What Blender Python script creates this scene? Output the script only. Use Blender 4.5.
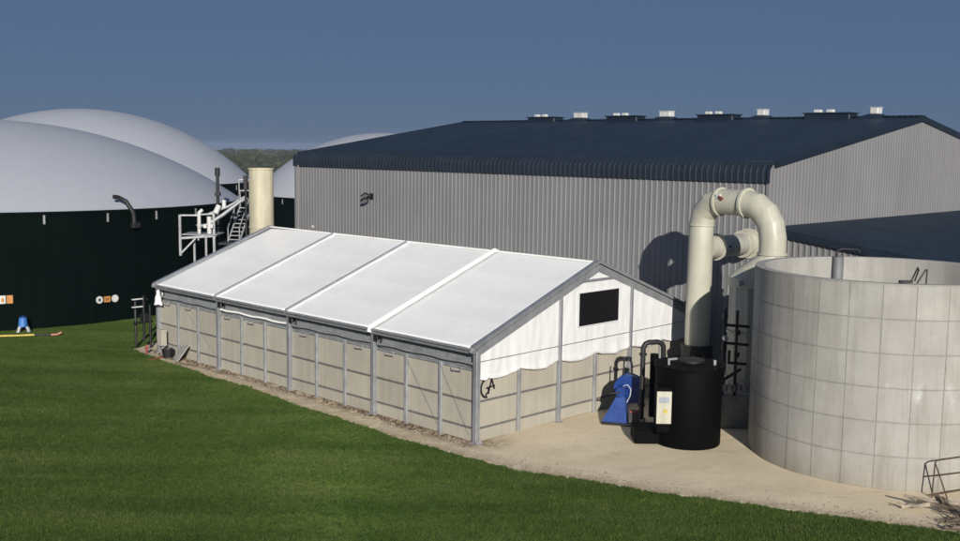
import bpy, bmesh, math, random
from math import sin, cos, pi, radians, sqrt, atan2, floor
from mathutils import Vector, Matrix, noise
random.seed(7)
for o in list(bpy.data.objects): bpy.data.objects.remove(o, do_unlink=True)
S = bpy.context.scene
COL = S.collection

# ------------------------------------------------------------------ camera, sky, sun, exposure
cam = bpy.data.objects.new('camera', bpy.data.cameras.new('camera')); COL.objects.link(cam)
cam.data.sensor_width = 36; cam.data.lens = 39.43
cam.data.clip_start = .1; cam.data.clip_end = 30000
cam.matrix_world = Matrix.Translation((0, 0, 9.232)) @ Matrix.Rotation(radians(90 - 6.662), 4, 'X') @ Matrix.Rotation(.0127, 4, 'Z')
S.camera = cam
SUN_EL, SUN_AZ = 20.0, 8.0          # azimuth: degrees to the right of straight behind the camera
sd = Vector((cos(radians(SUN_EL)) * sin(radians(SUN_AZ)), -cos(radians(SUN_EL)) * cos(radians(SUN_AZ)), sin(radians(SUN_EL))))
W = bpy.data.worlds.new('World'); S.world = W; W.use_nodes = True
nt = W.node_tree; bg = nt.nodes['Background']
sky = nt.nodes.new('ShaderNodeTexSky'); sky.sky_type = 'NISHITA'; sky.sun_disc = False
sky.sun_elevation = radians(SUN_EL); sky.sun_rotation = atan2(sd.x, sd.y)
sky.air_density = 1.0; sky.dust_density = 0.0; sky.ozone_density = 6.0; sky.altitude = 60
hzs = nt.nodes.new('ShaderNodeMix'); hzs.data_type = 'RGBA'; hzs.inputs[0].default_value = .88    # even dry haze veil over the clear sky
hzs.inputs[7].default_value = (1.30, 2.10, 3.95, 1); nt.links.new(sky.outputs[0], hzs.inputs[6])
nt.links.new(hzs.outputs[2], bg.inputs[0]); bg.inputs[1].default_value = 0.05
sl = bpy.data.lights.new('sun', 'SUN'); sl.energy = 4.6; sl.angle = radians(.53); sl.color = (1, .955, .88)
so = bpy.data.objects.new('sun', sl); COL.objects.link(so); so.rotation_euler = sd.to_track_quat('Z', 'Y').to_euler(); so.location = (20, -40, 40)
S.view_settings.view_transform = 'Standard'; S.view_settings.look = 'None'
S.view_settings.exposure = 0.2; S.view_settings.gamma = 1
S.render.engine = 'CYCLES'
S.cycles.volume_bounces = 1; S.cycles.max_bounces = 8

# ------------------------------------------------------------------ helpers
class MB:
    def __init__(s): s.v = []; s.f = []
    def add(s, vs, fs, M=None):
        n = len(s.v)
        s.v += [tuple(M @ Vector(v)) for v in vs] if M else [tuple(v) for v in vs]
        s.f += [tuple(i + n for i in f) for f in fs]; return s
    def box(s, x0, x1, y0, y1, z0, z1, M=None, b=0):
        if b <= 0:
            vs = [(x, y, z) for z in (z0, z1) for y in (y0, y1) for x in (x0, x1)]
            return s.add(vs, [(0, 2, 3, 1), (4, 5, 7, 6), (0, 1, 5, 4), (1, 3, 7, 5), (3, 2, 6, 7), (2, 0, 4, 6)], M)
        bm = bmesh.new(); bmesh.ops.create_cube(bm, size=1)
        for v in bm.verts: v.co = Vector(((x0 + x1) / 2 + v.co.x * (x1 - x0), (y0 + y1) / 2 + v.co.y * (y1 - y0), (z0 + z1) / 2 + v.co.z * (z1 - z0)))
        bmesh.ops.bevel(bm, geom=bm.edges[:], offset=b, segments=1, affect='EDGES', profile=.5)
        bm.verts.index_update()
        s.add([v.co.copy() for v in bm.verts], [[v.index for v in f.verts] for f in bm.faces], M); bm.free(); return s
    def bar(s, a, b, w, h=None, up=(0, 0, 1)):     # box beam from a to b
        a, b = Vector(a), Vector(b); h = h or w; d = (b - a); L = d.length; d.normalize()
        u = Vector(up)
        if abs(d.dot(u)) > .98: u = Vector((1, 0, 0))
        x = d.cross(u).normalized(); z = x.cross(d)
        M = Matrix(((x.x, d.x, z.x, a.x), (x.y, d.y, z.y, a.y), (x.z, d.z, z.z, a.z), (0, 0, 0, 1)))
        return s.box(-w / 2, w / 2, 0, L, -h / 2, h / 2, M)
    def tube(s, pts, r, n=12, cap=True):
        pts = [Vector(p) for p in pts]; k = len(pts); rs = r if isinstance(r, (list, tuple)) else [r] * k
        T = []
        for i in range(k):
            if i == 0: t = pts[1] - pts[0]
            elif i == k - 1: t = pts[-1] - pts[-2]
            else: t = (pts[i + 1] - pts[i]).normalized() + (pts[i] - pts[i - 1]).normalized()
            T.append(t.normalized())
        u = Vector((0, 0, 1)) if abs(T[0].z) < .9 else Vector((1, 0, 0))
        x = T[0].cross(u).normalized(); vs = []
        for i in range(k):
            x = (x - T[i] * x.dot(T[i])).normalized(); y = T[i].cross(x)
            e = 1.0
            if 0 < i < k - 1:                      # mitre: keep radius true along the bisector
                c = max(.3, (pts[i + 1] - pts[i]).normalized().dot(T[i])); e = 1 / c
                bis = ((pts[i + 1] - pts[i]).normalized() - (pts[i] - pts[i - 1]).normalized())
                bis = bis.normalized() if bis.length > 1e-6 else None
            else: bis = None
            for j in range(n):
                q = x * cos(2 * pi * j / n) + y * sin(2 * pi * j / n)
                if bis is not None: q = q + bis * (q.dot(bis)) * (e - 1)
                vs.append(pts[i] + q * rs[i])
        fs = [(i * n + j, i * n + (j + 1) % n, (i + 1) * n + (j + 1) % n, (i + 1) * n + j) for i in range(k - 1) for j in range(n)]
        if cap: fs += [tuple(reversed(range(n))), tuple(range((k - 1) * n, k * n))]
        return s.add(vs, fs)
    def lathe(s, prof, n=48, c=(0, 0, 0), a0=0, a1=2 * pi):
        full = abs(a1 - a0 - 2 * pi) < 1e-6; m = n if full else n + 1
        vs = [(c[0] + r * cos(a0 + (a1 - a0) * j / n), c[1] + r * sin(a0 + (a1 - a0) * j / n), c[2] + z) for r, z in prof for j in range(m)]
        fs = [(i * m + j, i * m + (j + 1) % m, (i + 1) * m + (j + 1) % m, (i + 1) * m + j) for i in range(len(prof) - 1) for j in range(n)]
        return s.add(vs, fs)
    def grid(s, P, nu, nv):
        vs = [P(i / nu, j / nv) for j in range(nv + 1) for i in range(nu + 1)]
        fs = [(j * (nu + 1) + i, j * (nu + 1) + i + 1, (j + 1) * (nu + 1) + i + 1, (j + 1) * (nu + 1) + i) for j in range(nv) for i in range(nu)]
        return s.add(vs, fs)
    def mesh(s, name, mat, smooth=None):
        me = bpy.data.meshes.new(name); me.from_pydata(s.v, [], s.f); me.validate(); me.update()
        me.materials.append(mat)
        if smooth is not None:
            me.polygons.foreach_set('use_smooth', [True] * len(me.polygons))
            me.set_sharp_from_angle(angle=radians(smooth))
        return me
    def build(s, name, mat, parent=None, smooth=None, recalc=True, solid=0):
        me = s.mesh(name, mat, smooth)
        if recalc:
            bm = bmesh.new(); bm.from_mesh(me); bmesh.ops.recalc_face_normals(bm, faces=bm.faces[:]); bm.to_mesh(me); bm.free()
        o = bpy.data.objects.new(name, me); COL.objects.link(o)
        if parent: o.parent = parent
        if solid:
            m = o.modifiers.new('thickness', 'SOLIDIFY'); m.thickness = solid; m.offset = 0
        return o

def place(name, me, parent, M=None):
    o = bpy.data.objects.new(name, me); COL.objects.link(o); o.parent = parent
    if M is not None: o.matrix_local = M
    return o
def tag(o, label, cat, group=None, kind=None):
    if label: o['label'] = label
    if cat: o['category'] = cat
    if group: o['group'] = group
    if kind: o['kind'] = kind
    return o
def thing(name, loc, rz, label, cat, group=None):
    o = bpy.data.objects.new(name, None); COL.objects.link(o); o.location = loc; o.rotation_euler = (0, 0, rz); o.empty_display_size = .3
    return tag(o, label, cat, group)
def struct(o): o['kind'] = 'structure'; return o
def nz(x, y, z=0., s=1.): return noise.noise(Vector((x * s, y * s, z * s)))

# ------------------------------------------------------------------ materials
def newmat(name):
    m = bpy.data.materials.new(name); m.use_nodes = True; return m, m.node_tree, m.node_tree.nodes['Principled BSDF']
def N(t, typ, **kw):
    n = t.nodes.new(typ)
    for k, v in kw.items(): setattr(n, k, v)
    return n
def ramp(t, fac, stops):
    r = N(t, 'ShaderNodeValToRGB'); e = r.color_ramp.elements
    while len(e) < len(stops): e.new(.5)
    for el, (p, c) in zip(e, stops): el.position = p; el.color = (*c, 1) if len(c) == 3 else c
    t.links.new(fac, r.inputs[0]); return r
def noisetex(t, scale, detail=4, rough=.55, vec=None, dist=0):
    n = N(t, 'ShaderNodeTexNoise'); n.inputs['Scale'].default_value = scale; n.inputs['Detail'].default_value = detail
    n.inputs['Roughness'].default_value = rough; n.inputs['Distortion'].default_value = dist
    if vec is not None: t.links.new(vec, n.inputs['Vector'])
    return n
def mix(t, a, b, fac, mode='MIX'):
    m = N(t, 'ShaderNodeMix', data_type='RGBA', blend_type=mode)
    for s, v in ((m.inputs[0], fac), (m.inputs[6], a), (m.inputs[7], b)):
        if hasattr(v, 'is_linked'): t.links.new(v, s)
        elif isinstance(v, (int, float)): s.default_value = v
        else: s.default_value = (*v, 1)
    return m.outputs[2]
def coords(t, scale=(1, 1, 1), kind='Object'):
    tc = N(t, 'ShaderNodeTexCoord'); mp = N(t, 'ShaderNodeMapping'); mp.inputs['Scale'].default_value = scale
    t.links.new(tc.outputs[kind], mp.inputs[0]); return mp.outputs[0]
def bump(t, b, h, strength=.2, dist=.02):
    n = N(t, 'ShaderNodeBump'); n.inputs['Strength'].default_value = strength; n.inputs['Distance'].default_value = dist
    t.links.new(h, n.inputs['Height']); t.links.new(n.outputs[0], b.inputs['Normal'])
def worldpos(t, scale=(1, 1, 1)):
    g = N(t, 'ShaderNodeNewGeometry'); mp = N(t, 'ShaderNodeMapping'); mp.inputs['Scale'].default_value = scale
    t.links.new(g.outputs['Position'], mp.inputs[0]); return mp.outputs[0]
def weathered(name, c, rough=.5, metal=0, var=.12, scale=1.5, streak=.12, fine=.06, objvar=.06, bmp=.05, spec=.5):
    """paint or sheet with blotches, vertical run marks and a little tone change from piece to piece"""
    m, t, b = newmat(name)
    P = worldpos(t); n1 = noisetex(t, scale, 5, .6, P)
    dark = tuple(x * (1 - 2 * var) for x in c); light = tuple(min(.92, x * (1 + var)) for x in c)
    r1 = ramp(t, n1.outputs['Fac'], [(.3, dark), (.7, light)])
    n2 = noisetex(t, 1, 4, .6, worldpos(t, (5, 5, .35)))
    r2 = ramp(t, n2.outputs['Fac'], [(.35, (1 - 2 * streak,) * 3), (.62, (1, 1, 1))])
    col = mix(t, r1.outputs[0], r2.outputs[0], 1.0, 'MULTIPLY')
    n3 = noisetex(t, 40, 3, .6, P); r3 = ramp(t, n3.outputs['Fac'], [(.3, (1 - 2 * fine,) * 3), (.7, (1, 1, 1))])
    col = mix(t, col, r3.outputs[0], 1.0, 'MULTIPLY')
    oi = N(t, 'ShaderNodeObjectInfo'); r4 = ramp(t, oi.outputs['Random'], [(0, (1 - 2 * objvar,) * 3), (1, (1, 1, 1))])
    col = mix(t, col, r4.outputs[0], 1.0, 'MULTIPLY')
    t.links.new(col, b.inputs['Base Color'])
    b.inputs['Metallic'].default_value = metal; b.inputs['Specular IOR Level'].default_value = spec
    rr = N(t, 'ShaderNodeMapRange'); rr.inputs[3].default_value = max(.05, rough - .12); rr.inputs[4].default_value = min(1, rough + .12)
    t.links.new(n1.outputs['Fac'], rr.inputs[0]); t.links.new(rr.outputs[0], b.inputs['Roughness'])
    if bmp: bump(t, b, n3.outputs['Fac'], bmp, .01)
    return m

M_clad = weathered('grey_cladding', (.205, .203, .205), .5, .0, .04, .4, .03, .02, .03)
M_roofd = weathered('anthracite_sheet', (.012, .022, .038), .48, .0, .12, .5, .08, .03, .08, spec=.4)
M_bandd = weathered('anthracite_eave', (.013, .021, .035), .6, .0, .10, .6, .08, .03, .08)
M_steel = weathered('galvanised_steel', (.42, .43, .44), .5, .35, .12, 3, .1, .06, .05)
M_alu = weathered('aluminium_profile', (.40, .41, .43), .42, .5, .08, 2, .06, .04, .03)
M_panel = weathered('beige_wall_board', (.42, .39, .32), .75, 0, .04, 1.2, .05, .03, .05)
M_gap = weathered('dark_rail', (.16, .155, .15), .7, 0, .1, 2, .1, .05, .03)
M_black = weathered('black_plastic', (.003, .003, .003), .6, 0, .1, 2, .05, .05, .02, spec=.05)
M_rubber = weathered('black_pipe', (.012, .012, .013), .55, 0, .1, 2, .05, .05, .02)
M_duct = weathered('beige_duct', (.50, .485, .39), .42, 0, .04, 1.5, .08, .03, .02)
M_duct2 = weathered('grey_beige_shell', (.40, .395, .34), .5, 0, .06, 1.5, .12, .03, .02)
M_stack = weathered('cream_stack', (.55, .50, .36), .5, 0, .05, 1.2, .12, .03, .02)
M_blue = weathered('blue_enamel', (.008, .048, .24), .4, 0, .12, 3, .08, .05, .02)
M_green = weathered('dark_green_cladding', (.0018, .0055, .0038), .6, 0, .1, .5, .06, .05, .03, spec=.02)
M_white = weathered('white_paint', (.68, .68, .66), .5, 0, .06, 3, .12, .05, .03)
M_orange = weathered('orange_paint', (.62, .27, .07), .5, 0, .06, 3, .1, .05, .03)
M_red = weathered('red_paint', (.30, .07, .05), .5, 0, .1, 3, .1, .05, .03)
M_yellow = weathered('yellow_paint', (.62, .48, .10), .5, 0, .1, 3, .1, .05, .03)
M_rust = weathered('rusty_steel', (.13, .08, .055), .8, .2, .3, 8, .1, .1, .05)
M_wood = weathered('weathered_wood', (.30, .235, .17), .85, 0, .3, 4, .1, .15, .18, .3)
M_soil = weathered('brown_earth', (.11, .072, .045), .95, 0, .3, 3, 0, .2, .2, .4)
M_sheetgrey = weathered('grey_tarpaulin', (.26, .27, .28), .6, 0, .1, 2, .1, .04, .05)

def membrane(name, c, bscale, bstr, rough=.45, trans=0):
    m, t, b = newmat(name); P = worldpos(t)
    n1 = noisetex(t, .8, 5, .6, P); n2 = noisetex(t, 1, 5, .65, worldpos(t, (3, 3, .6))); n3 = noisetex(t, bscale, 3, .5, P, .6)
    r1 = ramp(t, n1.outputs['Fac'], [(.3, tuple(x * .96 for x in c)), (.7, c)])
    r2 = ramp(t, n2.outputs['Fac'], [(.3, (.955, .95, .94)), (.6, (1, 1, 1))])
    t.links.new(mix(t, r1.outputs[0], r2.outputs[0], 1., 'MULTIPLY'), b.inputs['Base Color'])
    b.inputs['Roughness'].default_value = rough
    bump(t, b, n3.outputs['Fac'], bstr, .05); return m
M_pvc = membrane('white_pvc', (.90, .885, .85), 1.2, .05, .4)
M_curtain = membrane('white_curtain', (.70, .70, .70), 3.0, .2, .5)
M_dome = membrane('grey_gas_membrane', (.37, .385, .42), .5, .03, .5)

def concrete_mat():
    m, t, b = newmat('formed_concrete'); P = worldpos(t)
    oi = N(t, 'ShaderNodeObjectInfo')
    base = ramp(t, noisetex(t, .9, 6, .65, P).outputs['Fac'], [(.25, (.315, .303, .275)), (.75, (.42, .408, .375))])
    tone = ramp(t, oi.outputs['Random'], [(0, (.95, .95, .955)), (1, (1, 1, .995))])
    col = mix(t, base.outputs[0], tone.outputs[0], 1., 'MULTIPLY')
    # lime bloom, strongest in one pour about half way up
    sx = N(t, 'ShaderNodeSeparateXYZ'); t.links.new(P, sx.inputs[0])
    bz = ramp(t, sx.outputs['Z'], [(0, (0, 0, 0)), (1, (0, 0, 0))])
    mr = N(t, 'ShaderNodeMapRange'); mr.inputs[1].default_value = 0; mr.inputs[2].default_value = 6; t.links.new(sx.outputs['Z'], mr.inputs[0])
    bz = ramp(t, mr.outputs[0], [(.36, (0, 0, 0)), (.44, (1, 1, 1)), (.49, (1, 1, 1)), (.53, (.12, .12, .12))])
    st = ramp(t, noisetex(t, 1, 5, .7, worldpos(t, (2.2, 2.2, 1.1))).outputs['Fac'], [(.56, (0, 0, 0)), (.72, (.55, .55, .55))])
    f = mix(t, bz.outputs[0], st.outputs[0], 1., 'MULTIPLY')
    col = mix(t, col, (.60, .60, .58), f)
    runs = ramp(t, noisetex(t, 1, 4, .6, worldpos(t, (4, 4, .3))).outputs['Fac'], [(.34, (.86, .85, .83)), (.54, (1, 1, 1))])
    col = mix(t, col, runs.outputs[0], 1., 'MULTIPLY')
    spl = ramp(t, mr.outputs[0], [(.0, (.80, .77, .70)), (.05, (.90, .88, .84)), (.14, (1, 1, 1))])
    col = mix(t, col, spl.outputs[0], 1., 'MULTIPLY')
    fine = noisetex(t, 30, 4, .7, P); fr = ramp(t, fine.outputs['Fac'], [(.3, (.88, .88, .88)), (.7, (1, 1, 1))])
    col = mix(t, col, fr.outputs[0], 1., 'MULTIPLY')
    t.links.new(col, b.inputs['Base Color']); b.inputs['Roughness'].default_value = .85
    bump(t, b, fine.outputs['Fac'], .15, .01); return m
M_conc = concrete_mat()
def panel_mat(ch, w, rad):
    m = M_conc.copy(); m.name = 'formed_concrete_panel'; t = m.node_tree; b = t.nodes['Principled BSDF']
    src = b.inputs['Base Color'].links[0].from_socket
    tcn = N(t, 'ShaderNodeTexCoord'); sp_ = N(t, 'ShaderNodeSeparateXYZ'); t.links.new(tcn.outputs['Object'], sp_.inputs[0])
    def mth(op, x, y=None):
        n = N(t, 'ShaderNodeMath', operation=op)
        for k, v in enumerate((x, y)):
            if v is None: continue
            if hasattr(v, 'is_linked'): t.links.new(v, n.inputs[k])
            else: n.inputs[k].default_value = v
        return n.outputs[0]
    z = sp_.outputs['Z']; a_ = mth('MULTIPLY', mth('ARCTAN2', sp_.outputs['Y'], sp_.outputs['X']), rad)
    dz = mth('MINIMUM', z, mth('SUBTRACT', ch, z)); da_ = mth('MINIMUM', a_, mth('SUBTRACT', w, a_))
    d = mth('ADD', mth('MINIMUM', dz, mth('MULTIPLY', da_, 1.5)), mth('MULTIPLY', mth('SUBTRACT', noisetex(t, 5, 4, .7, worldpos(t)).outputs['Fac'], .5), .08))
    g_ = ramp(t, d, [(-.0, (.80, .79, .765)), (.022, (.92, .915, .90)), (.05, (1, 1, 1))])     # cement bleed stains along the shutter joints
    t.links.new(mix(t, src, g_.outputs[0], 1., 'MULTIPLY'), b.inputs['Base Color']); return m
M_joint = weathered('concrete_joint', (.30, .295, .28), .9, 0, .12, 3, .1, .1, .03)

def sand_mat():
    m, t, b = newmat('crushed_limestone'); P = worldpos(t)
    a = ramp(t, noisetex(t, .35, 6, .65, P).outputs['Fac'], [(.3, (.65, .54, .375)), (.7, (.80, .685, .485))])
    fine = noisetex(t, 14, 6, .75, P); fr = ramp(t, fine.outputs['Fac'], [(.3, (.80, .79, .77)), (.65, (1, 1, 1))])
    col = mix(t, a.outputs[0], fr.outputs[0], 1., 'MULTIPLY')
    # wheel ruts and trodden earth: long streaks
    s2 = ramp(t, noisetex(t, 1, 5, .65, worldpos(t, (.55, 1.6, 1))).outputs['Fac'], [(.56, (0, 0, 0)), (.70, (1, 1, 1))])
    col = mix(t, col, (.36, .29, .20), mix(t, (0, 0, 0), s2.outputs[0], .45))
    at = N(t, 'ShaderNodeAttribute', attribute_name='dirt')
    dn = ramp(t, noisetex(t, 2.2, 6, .7, P, .8).outputs['Fac'], [(.38, (0, 0, 0)), (.50, (1, 1, 1))])
    col = mix(t, col, (.17, .11, .07), mix(t, at.outputs['Color'], dn.outputs[0], 1., 'MULTIPLY'))
    t.links.new(col, b.inputs['Base Color']); b.inputs['Roughness'].default_value = .95; b.inputs['Specular IOR Level'].default_value = .2
    bump(t, b, fine.outputs['Fac'], .5, .03); return m
M_sand = sand_mat()
def ground_mat():
    m, t, b = newmat('field_ground'); P = worldpos(t)
    a = ramp(t, noisetex(t, .004, 5, .6, P).outputs['Fac'], [(.35, (.06, .085, .025)), (.5, (.10, .095, .045)), (.65, (.15, .12, .07))])
    f = ramp(t, noisetex(t, .6, 6, .7, P).outputs['Fac'], [(.3, (.6, .6, .6)), (.7, (1, 1, 1))])
    t.links.new(mix(t, a.outputs[0], f.outputs[0], 1., 'MULTIPLY'), b.inputs['Base Color']); b.inputs['Roughness'].default_value = 1; return m
M_ground = ground_mat()
def turf_mat(name, blade):
    m, t, b = newmat(name); P = worldpos(t)
    a = ramp(t, noisetex(t, .28, 5, .6, worldpos(t, (1, 1.6, 1))).outputs['Fac'], [(.28, (.058, .102, .020)), (.5, (.078, .124, .028)), (.72, (.112, .146, .046))])
    c = ramp(t, noisetex(t, 3.2, 5, .7, P).outputs['Fac'], [(.3, (.66, .70, .6)), (.7, (1.0, 1.0, 1.0))])
    col = mix(t, a.outputs[0], c.outputs[0], 1., 'MULTIPLY')
    dry = ramp(t, noisetex(t, 1, 6, .75, worldpos(t, (1.1, 3.4, 1))).outputs['Fac'], [(.60, (0, 0, 0)), (.72, (1, 1, 1))])
    col = mix(t, col, (.17, .15, .065), mix(t, (0, 0, 0), dry.outputs[0], .5))
    bands = ramp(t, noisetex(t, 1, 3, .5, worldpos(t, (.10, .75, 1))).outputs['Fac'], [(.34, (.80, .84, .78)), (.5, (1, 1, 1)), (.66, (1.15, 1.10, 1.08))])
    col = mix(t, col, bands.outputs[0], 1., 'MULTIPLY')
    if blade:
        oi = N(t, 'ShaderNodeObjectInfo'); r = ramp(t, oi.outputs['Random'], [(0, (.85, .88, .8)), (.85, (1.08, 1.06, 1.0)), (1, (1.5, 1.3, 1.1))])
        col = mix(t, col, r.outputs[0], 1., 'MULTIPLY')
    t.links.new(col, b.inputs['Base Color']); b.inputs['Roughness'].default_value = .8; b.inputs['Specular IOR Level'].default_value = .15
    if blade: b.inputs['Subsurface Weight'].default_value = 0
    else: bump(t, b, noisetex(t, 25, 4, .7, P).outputs['Fac'], .8, .05)
    return m
M_turf = turf_mat('mown_turf', False); M_blade = turf_mat('grass_blade', True)
def glassdark():
    m, t, b = newmat('dark_window'); b.inputs['Base Color'].default_value = (.006, .006, .007, 1); b.inputs['Roughness'].default_value = .35; return m
M_win = glassdark()
M_tree = weathered('far_foliage', (.055, .06, .028), .95, 0, .3, .05, 0, .2, .3)

# ------------------------------------------------------------------ frame shared by tent, warehouse and shed
YAW = .7894; CC = Vector((-.0624, 32.128, 0))
Gd = Vector((cos(YAW), sin(YAW), 0)); Ld = Vector((-sin(YAW), cos(YAW), 0))
def at(g, l, z=0.): return CC + Gd * g + Ld * l + Vector((0, 0, z))

# ------------------------------------------------------------------ ground
def lerp_poly(P, t):
    L = [0]
    for a, b in zip(P, P[1:]): L.append(L[-1] + (Vector(b) - Vector(a)).length)
    d = t * L[-1]
    for i in range(len(P) - 1):
        if d <= L[i + 1] or i == len(P) - 2:
            k = (d - L[i]) / (L[i + 1] - L[i]); return Vector(P[i]).lerp(Vector(P[i + 1]), k)
m = MB(); R = 9000
rings = [0, 30, 80, 200, 500, 1100, 2000, 3000, 4500]
vs = [(0, 40, -.03)]; fs = []
for r in rings[1:]:
    for j in range(64):
        a = 2 * pi * j / 64; x, y = r * cos(a), 40 + r * sin(a)
        z = -.03 if r < 300 else -.03 + 5 * nz(x, y, 3, .0012) - r * .003
        vs.append((x, y, z))
for j in range(64): fs.append((0, 1 + j, 1 + (j + 1) % 64))
for i in range(len(rings) - 2):
    for j in range(64): fs.append((1 + i * 64 + j, 1 + (i + 1) * 64 + j, 1 + (i + 1) * 64 + (j + 1) % 64, 1 + i * 64 + (j + 1) % 64))
m.add(vs, fs); struct(m.build('ground', M_ground, smooth=60))

EDGE = [(22, 20.6), (16, 23.1), (11.25, 25.15), (7.17, 26.73), (3.42, 28.4), (1.2, 29.55), (-.6, 30.8), (-6.38, 36.75), (-13.6, 44.4), (-15.0, 45.7), (-15.5, 46.6), (-15.0, 48.2), (-14.6, 50), (-14.8, 53), (-15.6, 57)]
OUT = [(22, 19), (16, 19.8), (11, 20.4), (7, 20.8), (4, 21), (1, 21), (-3, 21), (-10, 21), (-15, 22), (-21, 30), (-25, 40), (-26.5, 45), (-27, 49), (-26, 53), (-24, 57)]
BACK = [(60, 40), (58, 50), (55, 56), (52, 60), (48, 64), (44, 68), (40, 72), (32, 78), (22, 82), (12, 86), (4, 88), (-4, 86), (-9, 80), (-11, 72), (-12, 64)]
def pw(P, t):
    k = t * (len(P) - 1); i = min(int(k), len(P) - 2); return Vector(P[i]).lerp(Vector(P[i + 1]), k - i)
def edge(t):
    p = pw(EDGE, t); q = p + Vector((nz(p.x, p.y, 1, .5) * .22 + nz(p.x, p.y, 5, 2.2) * .10, nz(p.x, p.y, 9, .5) * .22 + nz(p.x, p.y, 13, 2.2) * .10)); return q
m = MB()
def yardP(u, v):
    a = edge(u); b = pw(BACK, u); w = v ** 2.0; p = a.lerp(b, w)
    z = .012 + (.035 * (nz(p.x, p.y, 0, .35)) + .018 * nz(p.x, p.y, 4, 1.6)) * min(1, v * 6)
    return (p.x, p.y, max(.004, z) if v > 0 else -.02)
m.grid(yardP, 420, 46); yo = struct(m.build('yard', M_sand, smooth=60))
ca = yo.data.color_attributes.new('dirt', 'FLOAT_COLOR', 'POINT')
for i, v in enumerate(yo.data.vertices):
    d = v.co - CC; g, l = d.dot(Gd), d.dot(Ld)
    k = max(0, 1 - abs(g + .15) / .75) if -.2 < l < 20.5 else 0
    k = max(k, max(0, 1 - sqrt((g - .35) ** 2 + (l + .25) ** 2) / .9))
    t_ = max(0, 1 - sqrt((g + .9) ** 2 + (l - 19.4) ** 2) / 2.0)
    row = i // 421; k = max(k, (.5, .5, .45, .35, .25, .1)[row] if row < 6 else 0)
    ca.data[i].color = (max(k, t_ * .8),) * 3 + (1,)
m = MB(); m.grid(lambda u, v: (lambda p: (p.x, p.y, .035 * nz(p.x, p.y, 7, .25) * min(1, v * 5) + (.02 if v > .02 else 0)))(edge(u).lerp(pw(OUT, u), v)), 300, 40)
lawn = struct(m.build('lawn', M_turf, smooth=60))
# the part of the lawn out of the camera's sight line of detail: plain turf all round
m = MB(); m.grid(lambda u, v: (lambda a: (a.x * (1 + v * 1.2) - v * 4, a.y - v * 22 * (1 - u) - v * 4, -.008 - .01 * v))(pw(OUT, u)), 40, 4)
struct(m.build('lawn_verge', M_turf, smooth=60))

# grass tufts on the lawn
def tuft(seed, n=15):
    rnd = random.Random(seed); m = MB()
    for _ in range(n):
        a = rnd.uniform(0, 2 * pi); rr = rnd.uniform(0, .06); x, y = rr * cos(a), rr * sin(a)
        h = rnd.uniform(.022, .055); w = rnd.uniform(.003, .006); b = rnd.uniform(0, 2 * pi); lean = rnd.uniform(.01, .05)
        dx, dy = cos(b), sin(b); c = rnd.uniform(0, 2 * pi); ex, ey = cos(c), sin(c)
        m.add([(x - dy * w, y + dx * w, -.01), (x + dy * w, y - dx * w, -.01), (x + dx * lean * .4 + dy * w * .8, y + dy * lean * .4 - dx * w * .8, h * .6), (x + dx * lean * .4 - dy * w * .8, y + dy * lean * .4 + dx * w * .8, h * .6), (x + dx * lean, y + dy * lean, h)], [(0, 1, 2, 3), (3, 2, 4)])
    return m.mesh('tuft', M_blade)
gm = bpy.data.meshes.new('grass'); gm.from_pydata([tuple(v.co) for v in lawn.data.vertices], [], [tuple(p.vertices) for p in lawn.data.polygons])
grass = bpy.data.objects.new('grass', gm); COL.objects.link(grass); tag(grass, 'short mown green grass covering the foreground bank', 'grass', kind='stuff')
tc = bpy.data.collections.new('tufts')
for k in range(4):
    o = bpy.data.objects.new('tuft_source', tuft(k)); tc.objects.link(o)
ng = bpy.data.node_groups.new('scatter', 'GeometryNodeTree')
ng.interface.new_socket('Geometry', in_out='INPUT', socket_type='NodeSocketGeometry'); ng.interface.new_socket('Geometry', in_out='OUTPUT', socket_type='NodeSocketGeometry')
gi = ng.nodes.new('NodeGroupInput'); go = ng.nodes.new('NodeGroupOutput')
dp = ng.nodes.new('GeometryNodeDistributePointsOnFaces'); dp.inputs['Density'].default_value = 230
ci = ng.nodes.new('GeometryNodeCollectionInfo'); ci.inputs['Collection'].default_value = tc; ci.inputs['Separate Children'].default_value = True; ci.inputs['Reset Children'].default_value = True
ip = ng.nodes.new('GeometryNodeInstanceOnPoints'); ip.inputs['Pick Instance'].default_value = True
rv = ng.nodes.new('FunctionNodeRandomValue'); rv.data_type = 'FLOAT_VECTOR'; rv.inputs[0].default_value = (-.15, -.15, 0); rv.inputs[1].default_value = (.15, .15, 6.28)
rs = ng.nodes.new('FunctionNodeRandomValue'); rs.data_type = 'FLOAT'; rs.inputs[2].default_value = .6; rs.inputs[3].default_value = 1.35
lk = ng.links.new
lk(gi.outputs[0], dp.inputs[0]); lk(dp.outputs['Points'], ip.inputs['Points']); lk(ci.outputs[0], ip.inputs['Instance'])
lk(rv.outputs[0], ip.inputs['Rotation']); lk(rs.outputs[1], ip.inputs['Scale']); lk(ip.outputs[0], go.inputs[0])
gmod = grass.modifiers.new('scatter', 'NODES'); gmod.node_group = ng

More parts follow.
